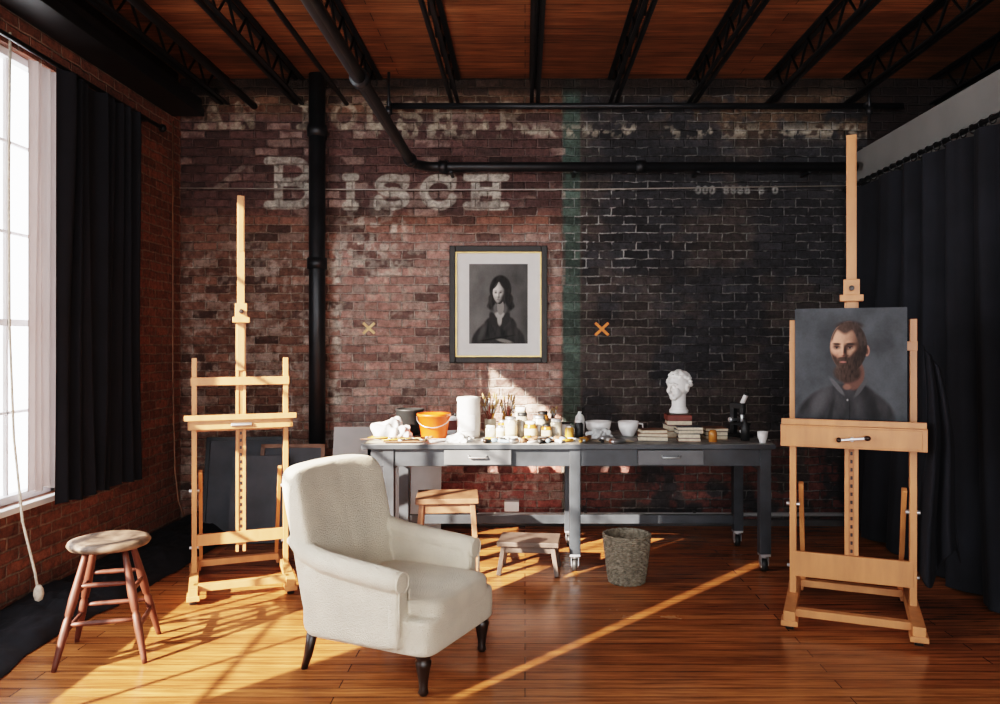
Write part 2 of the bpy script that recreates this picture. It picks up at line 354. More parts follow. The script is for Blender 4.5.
tint=blend(tint,(.52,.48,.43),mask*.9); mort=blend(mort,(.38,.34,.30),mask*.85)
mask=np.zeros_like(X)
x0=200
for ch in 'AN POUSHER':
    if ch!=' ':
        for st in GL[ch]: seg(mask,st,3.0,x0,104,24,23)
    x0+=33
mask*=(.4+.6*sst(.40,.56,n3_)); tint=blend(tint,(.46,.40,.32),mask*.66); mort=blend(mort,(.36,.31,.25),mask*.65)
mask=np.zeros_like(X); seg(mask,[(0,1),(1,0)],2.5,215,167,28,22); tint=blend(tint,(.40,.35,.31),mask*.4)
mask=np.zeros_like(X)
for i,q in enumerate((0,1,2,4,5,6,7,9,11)):
    seg(mask,GL['O'][0] if i<3 or i==8 else GL['S'][0],1.2,696+q*7,187,4.5,6)
tint=blend(tint,(.5,.5,.48),mask*.75); mort=blend(mort,(.5,.5,.48),mask*.75)
pts=np.stack([X,np.full_like(X,WB-.001),Z],-1)
wb=empty('wall_back')
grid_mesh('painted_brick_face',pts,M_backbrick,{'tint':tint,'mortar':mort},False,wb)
mb=MB(); mb.b2((WL-.15,WB,0),(XR,WB+.15,CZ),M_darkbrick); mb.obj('brick_core',parent=wb)

# left wall with window openings
mb=MB()
xa,xb=WL-.15,WL
openings=[(.37,.56,1.85,3.32),(1.50,3.78,.60,3.27),(4.0,4.82,.60,3.17)]
ycur=YR
for (a,b_,z0,z1) in openings:
    mb.b2((xa,ycur,0),(xb,a,CZ),M_leftbrick); mb.b2((xa,a,0),(xb,b_,z0),M_leftbrick); mb.b2((xa,a,z1),(xb,b_,CZ),M_leftbrick); ycur=b_
mb.b2((xa,ycur,0),(xb,WB,CZ),M_leftbrick)
mb.b2((xa-.75,3.79,-.1),(xa,4.0,CZ),M_leftbrick)  # outside pilaster, out of view, added to block sun from the far window
mb.obj('wall_left')
for k,(a,b_,z0,z1) in enumerate(openings):
    mb=MB(); x=WL-.075
    fw=.045 if k else .01
    mb.b2((x-.03,a,z0),(x+.03,a+fw,z1),M_winframe); mb.b2((x-.03,b_-fw,z0),(x+.03,b_,z1),M_winframe)
    mb.b2((x-.03,a,z0),(x+.03,b_,z0+fw),M_winframe); mb.b2((x-.03,a,z1-fw),(x+.03,b_,z1),M_winframe)
    if k:
        nvb=4 if k==1 else 2; nhb=4
        for i in range(1,nvb):
            y=a+(b_-a)*i/nvb; t=.035 if (k==1 and i==2) else .009
            mb.b2((x-.012,y-t,z0),(x+.012,y+t,z1),M_winframe)
        for i in range(1,nhb+1):
            z=z0+(z1-z0)*i/(nhb+1); t=.02 if i==2 else .009
            mb.b2((x-.012,a,z-t),(x+.012,b_,z+t),M_winframe)
        mb.b2((WL-.04,a-.04,z0-.035),(WL+.05,b_+.02,z0),M_white)
    mb.obj('window_%d'%(k+1),bevel=.003)

# right partition, far right wall, rear wall
mb=MB(); mb.b2((WR,YR,0),(WR+.1,WB,3.1),M_grayplaster); mb.obj('wall_right')
mb=MB(); mb.b2((XR,YR,0),(XR+.12,WB+.15,CZ),M_darkbrick); mb.obj('wall_far_right')
mb=MB()
rw=(-2.4,2.5,.6,3.3)
mb.b2((WL-.15,YR-.15,0),(rw[0],YR,CZ),M_grayplaster); mb.b2((rw[1],YR-.15,0),(XR,YR,CZ),M_grayplaster)
mb.b2((rw[0],YR-.15,0),(rw[1],YR,rw[2]),M_grayplaster); mb.b2((rw[0],YR-.15,rw[3]),(rw[1],YR,CZ),M_grayplaster)
mb.obj('wall_rear')
mb=MB()
for i in range(6):
    x=rw[0]+(rw[1]-rw[0])*i/5; mb.b2((x-.02,YR-.1,rw[2]),(x+.02,YR-.05,rw[3]),M_winframe)
for i in range(5):
    z=rw[2]+(rw[3]-rw[2])*i/4; mb.b2((rw[0],YR-.09,z-.02),(rw[1],YR-.06,z+.02),M_winframe)
mb.obj('window_4')  # unseen window added behind the camera to let in fill light

# ceiling joists (open web steel)
mb=MB(); JZ0,JZ1=3.50,CZ
YE=WB-.004
for sx in (-.026,.026):
    mb.b2((sx-.015,YR+.1,JZ0),(sx+.015,YE,JZ0+.012),M_black); mb.b2((sx-.004-.010*(1 if sx>0 else -1),YR+.1,JZ0),(sx+.004-.010*(1 if sx>0 else -1),YE,JZ0+.022),M_black)
    mb.b2((sx-.018,YR+.1,JZ1-.014),(sx+.018,YE,JZ1-.002),M_black)
y=YR+.2; up=False; z=[JZ0+.015,JZ1-.012]; pl=[]
while y<6.4: pl.append((0,y,z[up])); y+=.17; up=not up
mb.tube(pl,.010,M_black,6)
j0=None
for i,x in enumerate((-2.50,-1.88,-1.23,-.58,.08,.73,1.38,2.03,2.68,3.4,4.1,4.8)):
    if j0 is None: j0=mb.obj('ceiling_joist'); o=j0
    else:
        o=bpy.data.objects.new('ceiling_joist',j0.data); sc.collection.objects.link(o)
    o.location=(x,0,0)
mb=MB(); mb.b2((WL+.001,YR+.05,3.36),(WL+.26,6.33,3.42),M_black); mb.b2((WL+.001,YR+.05,3.42),(WL+.05,6.33,CZ-.01),M_black); mb.b2((WL+.20,YR+.05,3.42),(WL+.24,6.33,3.5),M_black)
mb.obj('trim_ledger_beam',bevel=.004)

# pipes
def bend(c,r,a0,a1,ux,uy,n=8):
    return [Vector(c)+Vector(ux)*r*math.cos(a0+(a1-a0)*i/n)+Vector(uy)*r*math.sin(a0+(a1-a0)*i/n) for i in range(n+1)]
mb=MB()
zp=2.95; xp=-.90; yp=6.33
pl=[(xp,YR+.02,zp),(xp,3,zp),(xp,6.13,zp)]+bend((xp+.2,6.13,zp),.2,math.pi,math.pi/2,(1,0,0),(0,1,0))+[(2.7,yp,zp)]
mb.tube(pl,.038,M_pipe,16)
for p,q in (((xp,6.05,zp),(xp,6.12,zp)),((xp+.2,yp,zp),(xp+.27,yp,zp)),((xp,4.2,zp),(xp,4.28,zp)),((.9,yp,zp),(.98,yp,zp))): mb.cyl(p,q,.052,M_pipe,16)
for x in (-.6,.4,1.4,2.3): mb.b2((x-.012,yp-.05,zp-.06),(x+.012,WB-.003,zp-.045),M_pipe)
mb.obj('sprinkler_pipe')
mb=MB(); mb.cyl((-1.70,6.36,0),(-1.70,6.36,CZ-.01),.066,M_pipe,20)
for z in (.0,2.12,3.2): mb.cyl((-1.70,6.36,z),(-1.70,6.36,z+.09),.08,M_pipe,20)
mb.obj('drain_pipe')
mb=MB(); mb.cyl((-1.13,6.38,3.46),(3.1,6.38,3.46),.025,M_pipe,12)
for x in (-1.1,2.78): 
    mb.cyl((x,6.28,3.3),(x,6.28,CZ-.02),.012,M_pipe,8); mb.cyl((x,6.28,3.36),(x,6.28,3.42),.028,M_pipe,10)
    mb.cyl((x,6.28,3.46),(x,6.38,3.46),.02,M_pipe,8)
mb.obj('conduit')
mb=MB(); mb.tube([(WL+.01,6.44,2.80),(-1,6.44,2.785),(.6,6.44,2.79),(2.7,6.44,2.82)],.005,M_wire,6); mb.obj('picture_wire')
mb=MB(); mb.tube([(-2.2,YR+.02,3.44),(-2.2,6.32,3.44)],.028,M_pipe,10); mb.tube([(-1.45,YR+.02,3.46),(-1.45,6.32,3.46)],.018,M_pipe,10); mb.obj('conduit')
mb=MB(); mb.cyl((-1.6,6.43,.10),(2.7,6.43,.10),.017,M_board,10); mb.b2((-1.6,6.44,0),(2.7,WB-.003,.05),M_skirt)
for x in (-1.2,-.4,.5,1.4,2.2): mb.b2((x-.012,6.42,.05),(x+.012,WB-.003,.125),M_skirt)
mb.b2((-.17,6.40,.13),(-.05,WB-.003,.21),M_white); mb.obj('baseboard_back')

# curtains
def curtain(name,p0,p1,zt,zb,folds,amp,m,nu=260,nv=40,seed=1,gather=0,parent=None):
    u=np.linspace(0,1,nu); v=np.linspace(0,1,nv); U,V=np.meshgrid(u,v)
    d=np.array([p1[0]-p0[0],p1[1]-p0[1]]); Ln=np.hypot(*d); d/=Ln; nrm=np.array([-d[1],d[0]])
    ph=2*math.pi*folds*(U+.05*(vnoise(U*6,V*.7,1,seed)-.5)*2)
    A=amp*(.3+1.3*vnoise(U*folds*.8,V*1.5,1,seed+3))*(.75+.35*V)
    off=A*np.sin(ph)+.25*A*np.sin(2.3*ph+1)
    s=U*Ln*(1-gather*np.sin(V*math.pi)*.5)
    x=p0[0]+d[0]*s+nrm[0]*off; y=p0[1]+d[1]*s+nrm[1]*off; z=zt+(zb-zt)*V+.01*np.sin(U*19)*V
    return grid_mesh(name,np.stack([x,y,z],-1),m,None,True,parent)
ce=empty('blackout_curtain'); curtain('fabric',(-2.745,4.57),(-2.745,5.50),3.13,.56,8,.042,M_curt,parent=ce)
ce=empty('sheer_curtain'); curtain('fabric',(-2.82,4.42),(-2.82,4.78),3.13,.66,6,.018,M_sheer,parent=ce)
mb=MB(); mb.cyl((-2.76,1.0,3.15),(-2.76,5.9,3.15),.014,M_black,12); mb.sup((-2.76,5.92,3.15),(.03,.03,.03),M_black)
for y in (1.1,3.85,5.7): mb.b2((WL+.001,y-.012,3.14),(-2.76,y+.012,3.16),M_black)
mb.obj('curtain_rod')
ce=empty('stage_drape'); curtain('fabric',(2.645,6.40),(2.645,1.6),2.75,.015,14,.045,M_curtR,nu=620,seed=7,parent=ce)
mb=MB(); mb.cyl((2.645,6.45,2.785),(2.645,1.4,2.785),.014,M_black,12)
for i in range(48): 
    y=6.4-i*.1; mb.tube([(2.645+.022*math.cos(a),y,2.778+.026*math.sin(a)) for a in [k*math.pi/5 for k in range(10)]],.0035,M_black,5,True)
for y in (6.2,4.6,3.0,1.6): mb.b2((2.645,y-.01,2.776),(WR-.001,y+.01,2.794),M_black)
mb.obj('curtain_rod')

# black cloth on the floor along the left wall
u=np.linspace(0,1,60); v=np.linspace(0,1,180); U,V=np.meshgrid(u,v)
yy=2.9+V*3.4; wdt=.34+.16*fbm(V*3,V*0,2,4)+.15*V
xx=WL+.02+U*wdt
h=.006+ (.03+.15*fbm(xx,yy,4.5,31)*1.0)*np.sin(math.pi*np.clip(U,0,1))**.6*(.35+.65*fbm(xx,yy,11,5)) + .05*(1-U)
grid_mesh('floor_drape_cloth',np.stack([xx,yy,h],-1),M_curt,None,True)

# ropes
mb=MB(); mb.tube([(-2.8,4.23,3.2),(-2.8,4.22,2.4),(-2.79,4.21,1.6),(-2.76,4.2,1.0),(-2.70,4.18,.55),(-2.62,4.16,.28),(-2.60,4.15,.20)],.007,M_rope,8)
mb.lathe([(0,-.07),(.018,-.06),(.026,-.03),(.022,0),(.01,.02)],M_rope,(-2.595,4.15,.2),12); mb.obj('curtain_cord')
mb=MB(); mb.tube([(-2.83,6.25,3.3),(-2.83,6.25,2.0),(-2.825,6.24,1.2),(-2.80,6.22,.5),(-2.76,6.2,.25),(-2.7,6.16,.14)],.008,M_brownwood,8); mb.obj('curtain_cord')

# ---------------------------------------------------------------- easels
def easel(name,loc,rz,w,top,uph,shelf,block,crank=False,thick=1.0):
    mb=MB(); E=M_easel; D=M_easeld; t=thick; hw=w/2
    for s in (-1,1):
        x=s*hw
        mb.beam((x,-.37,.075),(x,.37,.075),.05*t,.05*t,E)
        for y in (-.33,.33): mb.b2((x-.035*t,y-.05,.03),(x+.035*t,y+.05,.058),E); mb.cyl((x-.02,y,.022),(x+.02,y,.022),.022,M_rubber,14); mb.b2((x-.012,y-.012,.03),(x+.012,y+.012,.05),M_steel)
        mb.beam((x,0,.09),(x,0,uph),.030*t,.05*t,E)
        mb.beam((x-s*.035*t,.30,.09),(x-s*.035*t,.0,.72),.022*t,.03*t,E)
        mb.cyl((x-.03*t,0,.6),(x+.03*t,0,.6),.012,M_steel,10); mb.cyl((x-.028*t,-.0,.25),(x+.028*t,0,.25),.010,M_steel,10)
    mb.b2((-hw,-.30,.06),(hw,-.255,.10),E); mb.b2((-hw,.255,.06),(hw,.30,.10),E)
    mb.b2((-hw,-.02,.26),(hw,.005,.33),E)
    mb.b2((-hw-.02,-.035,uph-.17),(hw+.02,-.012,uph-.12),E)
    mb.b2((-hw,.028,shelf-.10),(hw,.05,shelf-.03),E)
    mb.b2((-.030*t,-.005,.20),(-.012*t,.03,block),E); mb.b2((.012*t,-.005,.20),(.030*t,.03,block),E)
    mb.b2((-.0135*t,.0,.24),(.0135*t,.022,block),D)
    mb.b2((-.022*t,-.012,block-.3),(.022*t,.022,top),E); mb.b2((-.017*t,-.014,top-.35),(.017*t,-.005,top-.02),E)
    mb.b2((-.05*t,-.06,block),(.05*t,.03,block+.035),E); mb.b2((-.035*t,-.05,block+.035),(.035*t,.03,block+.12),E)
    mb.cyl((0,-.05,block+.07),(0,-.085,block+.07),.014,M_darkwood,12)
    for i in range(14): mb.b2((-.006,-.003,.35+i*.045),(.006,.0005,.37+i*.045),M_darkwood)
    W=hw+.055
    mb.b2((-W,-.13,shelf-.018),(W,.02,shelf),E); mb.b2((-W,-.135,shelf-.018),(W,-.12,shelf+.015),E)
    if crank:
        mb.b2((-W-.005,-.125,shelf-.14),(W+.005,.01,shelf-.02),E); mb.b2((-W+.02,-.13,shelf-.13),(W-.02,-.124,shelf-.03),E)
        mb.cyl((0,-.125,shelf-.085),(0,-.17,shelf-.085),.012,M_steel,12); mb.beam((-.06,-.165,shelf-.09),(.07,-.165,shelf-.075),.012,.012,M_steel,(0,1,0)); mb.sup((.075,-.165,shelf-.075),(.018,.014,.014),M_darkwood); mb.sup((-.065,-.165,shelf-.09),(.014,.014,.014),M_darkwood)
        mb.b2((-hw,-.034,.20),(hw,-.012,.34),E)
    else:
        mb.b2((-W+.02,-.11,shelf-.075),(W-.02,-.09,shelf-.018),E); mb.b2((-W+.02,-.11,shelf-.075),(-W+.04,.01,shelf-.018),E); mb.b2((W-.04,-.11,shelf-.075),(W-.02,.01,shelf-.018),E)
        mb.cyl((-.06,-.115,shelf-.05),(.06,-.115,shelf-.05),.011,M_steel,10)
    return mb.obj(name,loc,rz,bevel=.003)
easel('studio_easel',(-1.79,4.90,0),math.radians(22),.54,2.44,1.42,1.06,1.64)
EL=(1.805,4.30,0); ER=math.radians(-22)
e2=easel('studio_easel',EL,ER,.61,2.66,1.64,1.08,1.74,True,1.2)

# painted pictures
def ell(U,V,cx,cy,rx,ry,s=.25,rot=0):
    c,sn=math.cos(rot),math.sin(rot); dx=U-cx;dy=V-cy
    a=(dx*c+dy*sn)/rx;b=(-dx*sn+dy*c)/ry; return 1-sst(1-s,1+s,np.hypot(a,b))
def picture(name,w,h,fn,M,parent=None,res=.0022):
    nu=int(w/res);nv=int(h/res); U,V=np.meshgrid(np.linspace(0,1,nu),np.linspace(0,1,nv))
    col=fn(U,1-V)
    P=np.stack([(U-.5)*w,np.zeros_like(U),V*h],-1)
    o=grid_mesh(name,P,M_vcol,{'tint':np.clip(col,0,1)},True,parent); o.matrix_local=M; return o
def headshade(U,V,cx,cy,rx,ry,turn,light,k=.6):
    a=(U-cx)/rx; b=(V-cy)/ry
    aj=a/(1-.22*np.clip(b,0,1)**1.5)
    r2=aj**2+b**2
    G=lambda x,y,sx,sy: np.exp(-((a-x)/sx)**2-((b-y)/sy)**2)
    t=turn
    h=np.sqrt(np.clip(1-r2,0.0,1)+.02)
    f=.34*G(t,.16,.13,.26)+.14*G(t,.32,.18,.09)
    f-=.22*G(t-.36,.0,.19,.11)+.22*G(t+.38,.0,.19,.11)
    f+=.10*G(t-.36,-.17,.22,.07)+.10*G(t+.38,-.17,.22,.07)+.08*G(t-.45,.28,.2,.16)+.08*G(t+.5,.28,.2,.16)
    f+=.07*G(t,.56,.22,.05)+.07*G(t,.66,.18,.05)+.12*G(t,.86,.22,.12)
    h=h+f*k
    gy,gx=np.gradient(h); du=U[0,1]-U[0,0]; dv=abs(V[1,0]-V[0,0])
    gx=gx/(du/rx); gy=-gy/(dv/ry)
    nrm=np.sqrt(gx**2+gy**2+1); l=np.array(light,float); l/=np.linalg.norm(l)
    sh=np.clip((-gx*l[0]-gy*l[1]+l[2])/nrm,0,1)
    return sh,1-sst(.95,1.04,np.sqrt(r2)),a,b,np.sqrt(r2)
def man(U,V):
    n=fbm(U,V,6,3); c=np.zeros(U.shape+(3,))+np.array((.052,.058,.064)); c*= (.5+1.0*n)[...,None]
    body=np.maximum(ell(U,V,.46,1.06,.46,.39,.05),ell(U,V,.51,.83,.25,.17,.08))
    c=blend(c,(.026,.026,.028),body)
    f=fbm(U*2,V,7,8); c=c*(1+(f-.5)[...,None]*body[...,None]*1.6)
    c=blend(c,(.07,.07,.075),ell(U,V,.22,.84,.06,.15,.7,.45)*.8); c=blend(c,(.007,.007,.008),ell(U,V,.70,.95,.06,.25,.6,-.25)*.7)
    c=blend(c,(.008,.008,.009),ell(U,V,.32,.98,.02,.18,.6,.2)*.7)
    c=blend(c,(.10,.05,.038),ell(U,V,.53,.58,.10,.14,.12))
    c=blend(c,(.28,.14,.10),ell(U,V,.652,.375,.024,.048,.15)); c=blend(c,(.08,.04,.03),ell(U,V,.654,.38,.012,.028,.3))
    sh,mk,a,b,r=headshade(U,V,.49,.350,.165,.230,-.30,(-.72,-.42,.55),.6)
    sk=np.array((.58,.32,.22))*(.04+1.0*sh**1.6)[...,None]
    c=c*(1-mk[...,None])+sk*mk[...,None]
    t=-.30
    c=blend(c,(.46,.18,.13),(mk*np.exp(-((a-t+.38)/.22)**2-((b-.28)/.14)**2))*.3); c=blend(c,(.40,.16,.12),(mk*np.exp(-((a-t)/.12)**2-((b-.30)/.08)**2))*.35)
    hl=-.60+.07*np.cos((a+.2)*7)+.50*sst(.15,.75,a)
    hn=fbm(U*2,V,30,14)
    hair=mk*sst(.10,-.08,b-hl); hair=np.maximum(hair,mk*sst(.60,.74,a)*sst(.20,.0,b)); hair=np.maximum(hair,mk*sst(.86,.96,r)*sst(-.15,-.35,b))
    hair=np.maximum(hair,ell(U,V,.50,.165,.125,.05,.25)*sst(.20,.15,V))
    c=c*(1-hair[...,None]*.93)+(np.array((.034,.024,.020))*(.3+1.4*hn)[...,None])*hair[...,None]*.93
    th=.40-.55*np.clip(np.abs(a-t)-.25,0,1)
    bd=mk*sst(-.07,.09,b-th); bd=np.maximum(bd,ell(U,V,.478,.570,.122,.090,.18)); bd=np.maximum(bd,ell(U,V,.442,.450,.062,.018,.3))
    bn=fbm(U*1.5,V*.5,50,4)
    bc=np.array((.040,.025,.019))*(.15+1.5*bn*np.clip(1.5-(U-.36)*4.2,.35,1.5))[...,None]
    c=c*(1-bd[...,None]*.95)+bc*bd[...,None]*.95
    c=blend(c,(.30,.12,.10),ell(U,V,.440,.476,.028,.008,.4)*.9)
    for ex in (.49+(t-.34)*.165,.49+(t+.38)*.165):
        c=blend(c,(.10,.05,.038),ell(U,V,ex,.347,.034,.020,.5)*.75)
        c=blend(c,(.26,.20,.17),ell(U,V,ex,.352,.017,.006,.5)*.7); c=blend(c,(.012,.009,.008),ell(U,V,ex-.001,.350,.010,.0085,.4)*.95)
        c=blend(c,(.02,.013,.010),ell(U,V,ex,.342,.026,.005,.4)*.9); c=blend(c,(.03,.018,.014),ell(U,V,ex,.316,.036,.010,.4,.05)*.9)
    c=blend(c,(.055,.03,.022),ell(U,V,.462,.418,.03,.007,.4)*.7)
    c=blend(c,(.085,.085,.09),ell(U,V,.385,.69,.020,.10,.25,-.7)*.9); c=blend(c,(.06,.06,.064),ell(U,V,.60,.70,.020,.10,.25,.6)*.9)
    c=blend(c,(.22,.11,.08),ell(U,V,.475,.695,.034,.024,.4)*.7)
    c=blend(c,(.2,.2,.2),ell(U,V,.48,.81,.008,.010,.3))
    c=blend(c,(.006,.006,.007),ell(U,V,.50,.92,.004,.12,.4)*.8)
    return c*1.05
def woman(U,V):
    n=fbm(U,V,5,9); g=(.065+.09*n)*(1.25-.6*U)
    c=np.stack([g*1.0,g*.97,g*.93],-1)
    body=np.maximum(ell(U,V,.50,1.04,.47,.34,.05),ell(U,V,.53,.80,.29,.17,.08))
    f=fbm(U*2,V,8,12); c=blend(c,(.026,.025,.024),body); c=c*(1+(f-.5)[...,None]*body[...,None]*1.8)
    c=blend(c,(.07,.068,.066),ell(U,V,.22,.86,.045,.12,.7,.5)*.8)
    c=blend(c,(.36,.345,.32),ell(U,V,.52,.640,.085,.040,.35)); c=blend(c,(.36,.345,.32),ell(U,V,.52,.69,.040,.08,.3))
    c=blend(c,(.026,.025,.024),ell(U,V,.41,.69,.055,.10,.25,-.5)); c=blend(c,(.026,.025,.024),ell(U,V,.63,.69,.055,.10,.25,.5))
    hw_=.018*np.sin(V*28)+.014*np.sin(V*47+1)
    hm=np.maximum.reduce([ell(U,V,.535,.325,.185,.185,.08),ell(U+hw_,V,.400,.44,.070,.15,.25,.18),ell(U-hw_,V,.675,.44,.075,.16,.25,-.18)])
    hb=fbm(U*1.4,V*.35,26,6)
    c=c*(1-hm[...,None])+(np.array((.030,.028,.026))*(.1+1.8*hb**1.5)[...,None])*hm[...,None]
    c=blend(c,(.22,.21,.195),ell(U,V,.535,.54,.058,.10,.12))
    sh,mk,a,b,r=headshade(U,V,.515,.365,.112,.140,-.18,(-.60,-.30,.74),.36)
    c=c*(1-mk[...,None])+(np.array((.64,.61,.57))*(.05+.95*sh**1.2)[...,None])*mk[...,None]
    H_=(.016,.015,.014)
    c=blend(c,H_,ell(U,V,.595,.250,.105,.050,.25,.7)*.95); c=blend(c,H_,ell(U,V,.440,.262,.075,.030,.25,-.75)*.95); c=blend(c,H_,ell(U,V,.645,.40,.030,.13,.3,-.05)*.9)
    for ex in (.455,.540):
        c=blend(c,(.16,.15,.14),ell(U,V,ex,.360,.026,.013,.6)*.6); c=blend(c,(.025,.022,.02),ell(U,V,ex,.361,.015,.0065,.5)*.9); c=blend(c,(.08,.075,.07),ell(U,V,ex,.338,.025,.0045,.5)*.75)
    c=blend(c,(.15,.12,.12),ell(U,V,.494,.442,.022,.0075,.5)*.8); c=blend(c,(.2,.19,.18),ell(U,V,.494,.412,.018,.005,.5)*.65)
    c=blend(c,(.24,.23,.21),ell(U,V,.60,.965,.13,.022,.4,.15)*.8); c=blend(c,(.006,.006,.006),ell(U,V,.48,.93,.28,.012,.4,-.12)*.7)
    return c
T2=Matrix.Translation(EL)@Matrix.Rotation(ER,4,'Z')
cw,chh=.565,.62
mp=empty('portrait_painting_of_man'); mp.matrix_world=T2@Matrix.Translation((-.010,-.068,1.082))
mb=MB(); mb.b2((-cw/2,.002,0),(cw/2,.024,chh),M_slate); mb.obj('stretched_canvas',parent=mp)
picture('painted_face',cw,chh,man,Matrix(),mp)
u=np.linspace(0,1,50);v=np.linspace(0,1,70);U,V=np.meshgrid(u,v)
px=.345+U*(.08+.13*V)+.02*np.sin(V*5); py=-.05+.04*np.sin(U*13+V*2)*(.4+V)+.03*V; pz=1.50-V*1.18-.12*U*(1-V)-.1*np.sin(U*6)*V
cl=grid_mesh('hanging_studio_cloth',np.stack([px,py,pz],-1),M_curt,None,True); cl.matrix_world=T2
sm=cl.modifiers.new('s','SOLIDIFY'); sm.thickness=.006

# framed portrait of woman on wall
fx,fz=-.22,1.836; fw_,fh_=.81,.97
pr=empty('framed_portrait',(fx,6.44,fz-fh_/2))
mb=MB(); b_=.05
mb.b2((-fw_/2,-.02,0),(-fw_/2+b_,.035,fh_),M_frame);mb.b2((fw_/2-b_,-.02,0),(fw_/2,.035,fh_),M_frame)
mb.b2((-fw_/2+b_,-.02,0),(fw_/2-b_,.035,b_),M_frame);mb.b2((-fw_/2+b_,-.02,fh_-b_),(fw_/2-b_,.035,fh_),M_frame)
mb.obj('moulding',bevel=.006,parent=pr)
mb=MB(); g=b_+.012
for lo,hi in (((-fw_/2+b_,-.012,b_),(-fw_/2+g,.03,fh_-b_)),((fw_/2-g,-.012,b_),(fw_/2-b_,.03,fh_-b_)),((-fw_/2+g,-.012,b_),(fw_/2-g,.03,g)),((-fw_/2+g,-.012,fh_-g),(fw_/2-g,.03,fh_-b_))): mb.b2(lo,hi,M_gold)
mb.b2((-fw_/2+g,.004,g),(fw_/2-g,.03,fh_-g),M_mat); mb.obj('mat_and_fillet',parent=pr)
picture('portrait_print',.485,.66,woman,Matrix.Translation((.0,.001,.16)),pr)

# tape crosses
def cross(name,x,z,s,m,a=.75):
    mb=MB()
    for k in (-1,1): mb.box((x,WB-.004-.001*k,z),(s,.0012,.022),m,(0,k*a,0))
    mb.obj(name)
cross('tape_cross',.64,1.633,.15,M_tape); cross('tape_cross',-1.30,1.64,.13,M_tapeo)

# ---------------------------------------------------------------- armchair
ac=empty('armchair',(-.605,3.705,0),math.radians(-25))
mb=MB(); U_=M_uph
mb.sup((.025,0,.25),(.345,.315,.085),U_,.18,.18)
mb.sup((.075,0,.34),(.30,.262,.07),U_,.36,.26)
def rk(p):
    q=p.copy(); t=(p.z+.37)/.74
    q.x+= -.16*t-.03*t*t + .070*(p.y/.35)**2*(.3+.5*t); q.y*= (.95+.03*t); q.z+=.006*(1-(p.y/.35)**2)*t; return q
mb.sup((-.255,0,.57),(.070,.340,.354),U_,.25,.34,fn=rk,nu=56,nv=44)
for s in (-1,1):
    y=s*.305
    def af(p,s=s):
        q=p.copy(); t=(p.x+.27)/.54; q.z+= -.05*t*(1 if p.z>0 else .0); return q
    mb.sup((-.03,y,.35),(.262,.038,.160),U_,.25,.3,fn=af)
    pts=[(-.38,s*.30,.61),(-.29,s*.315,.56),(-.17,s*.322,.528),(0,s*.325,.508),(.12,s*.325,.498),(.215,s*.325,.488),(.238,s*.325,.484)]
    mb.tube(pts,[.03,.044,.049,.050,.050,.049,.040],U_,20)
    mb.sup((.212,s*.31,.35),(.028,.040,.15),U_,.4,.5)
mb.obj('upholstery',parent=ac,remesh=.007,smooth_it=2)
mb=MB()
for s in (-1,1):
    mb.tube([(.245,s*.325+.045*math.cos(a),.486+.045*math.sin(a)) for a in [k*math.pi/12 for k in range(24)]],.0045,U_,6,True)
    mb.sup((.238,s*.325,.486),(.012,.044,.044),U_,.6,.9)
    mb.tube([(.246,s*.352,.45),(.246,s*.352,.36),(.246,s*.350,.26)],.0045,U_,6)
    mb.tube([(.246,s*.275,.45),(.246,s*.275,.40)],.0045,U_,6)
mb.obj('welt_piping',parent=ac)
mb=MB()
for k,(x,y) in enumerate(((.31,-.265),(.31,.265))):
    mb.lathe([(.016,0),(.023,.012),(.018,.03),(.022,.07),(.032,.125),(.036,.145),(.026,.153),(.036,.165),(.036,.21)],M_darkwood,(x,y,0),20)
mb.obj('front_legs',parent=ac)
mb=MB()
for y in (-.265,.265): mb.tube([(-.34,y,0),(-.315,y,.07),(-.285,y,.2)],[.015,.02,.027],M_darkwood,12)
mb.obj('back_legs',parent=ac)

# ---------------------------------------------------------------- round stool
mb=MB(); r=.185
mb.lathe([(0,.515),(.15,.515),(r-.01,.523),(r,.538),(r-.006,.553),(r-.03,.56),(.08,.554),(0,.552)],M_stoolseat,(0,0,0),40)
legp=[]
for k in range(4):
    a=math.pi/4+k*math.pi/2+.18; d=Vector((math.cos(a),math.sin(a),0))
    def lp(t,d=d): return d*(.115+.155*(1-t))+Vector((0,0,.52*t))
    mb.tube([lp(t) for t in (0,.05,.18,.3,.42,.44,.46,.6,.75,.9,1.0)],[.011,.013,.016,.0195,.018,.013,.018,.021,.018,.015,.013],M_stoolleg,14)
    legp.append(lp)
for k in range(4):
    A=legp[k];B=legp[(k+1)%4]; 
    for t in ((.30,.62) if k%2 else (.38,.70)): 
        p,q=A(t),B(t); mb.tube([p,p.lerp(q,.2),p.lerp(q,.5),p.lerp(q,.8),q],[.008,.011,.0125,.011,.008],M_stoolleg,10)
mb.obj('round_wooden_stool',(-2.03,3.80,0),.1)

# ---------------------------------------------------------------- work table
tb=empty('work_table'); mb=MB(); tz=.85
X0,X1,Y0,Y1=-1.07,1.64,5.10,5.86
mb.b2((X0,Y0,tz-.032),(X1,Y1,tz),M_tabtop); mb.b2((X0-.004,Y0-.006,tz-.034),(X1+.004,Y0,tz-.002),M_tab)
mb.b2((X0+.03,Y0+.03,tz-.15),(X1-.03,Y0+.055,tz-.032),M_tab); mb.b2((X0+.03,Y1-.055,tz-.15),(X1-.03,Y1-.03,tz-.032),M_tab)
for x in (X0+.03,X1-.055): mb.b2((x,Y0+.03,tz-.15),(x+.025,Y1-.03,tz-.032),M_tab)
lx=(-.90,.33,1.585)
for x in lx:
    for y in (Y0+.055,Y1-.055):
        mb.b2((x-.036,y-.036,.12),(x+.036,y+.036,tz-.032),M_tab)
    mb.b2((x-.02,Y0+.06,.66),(x+.02,Y1-.06,tz-.032),M_tab)
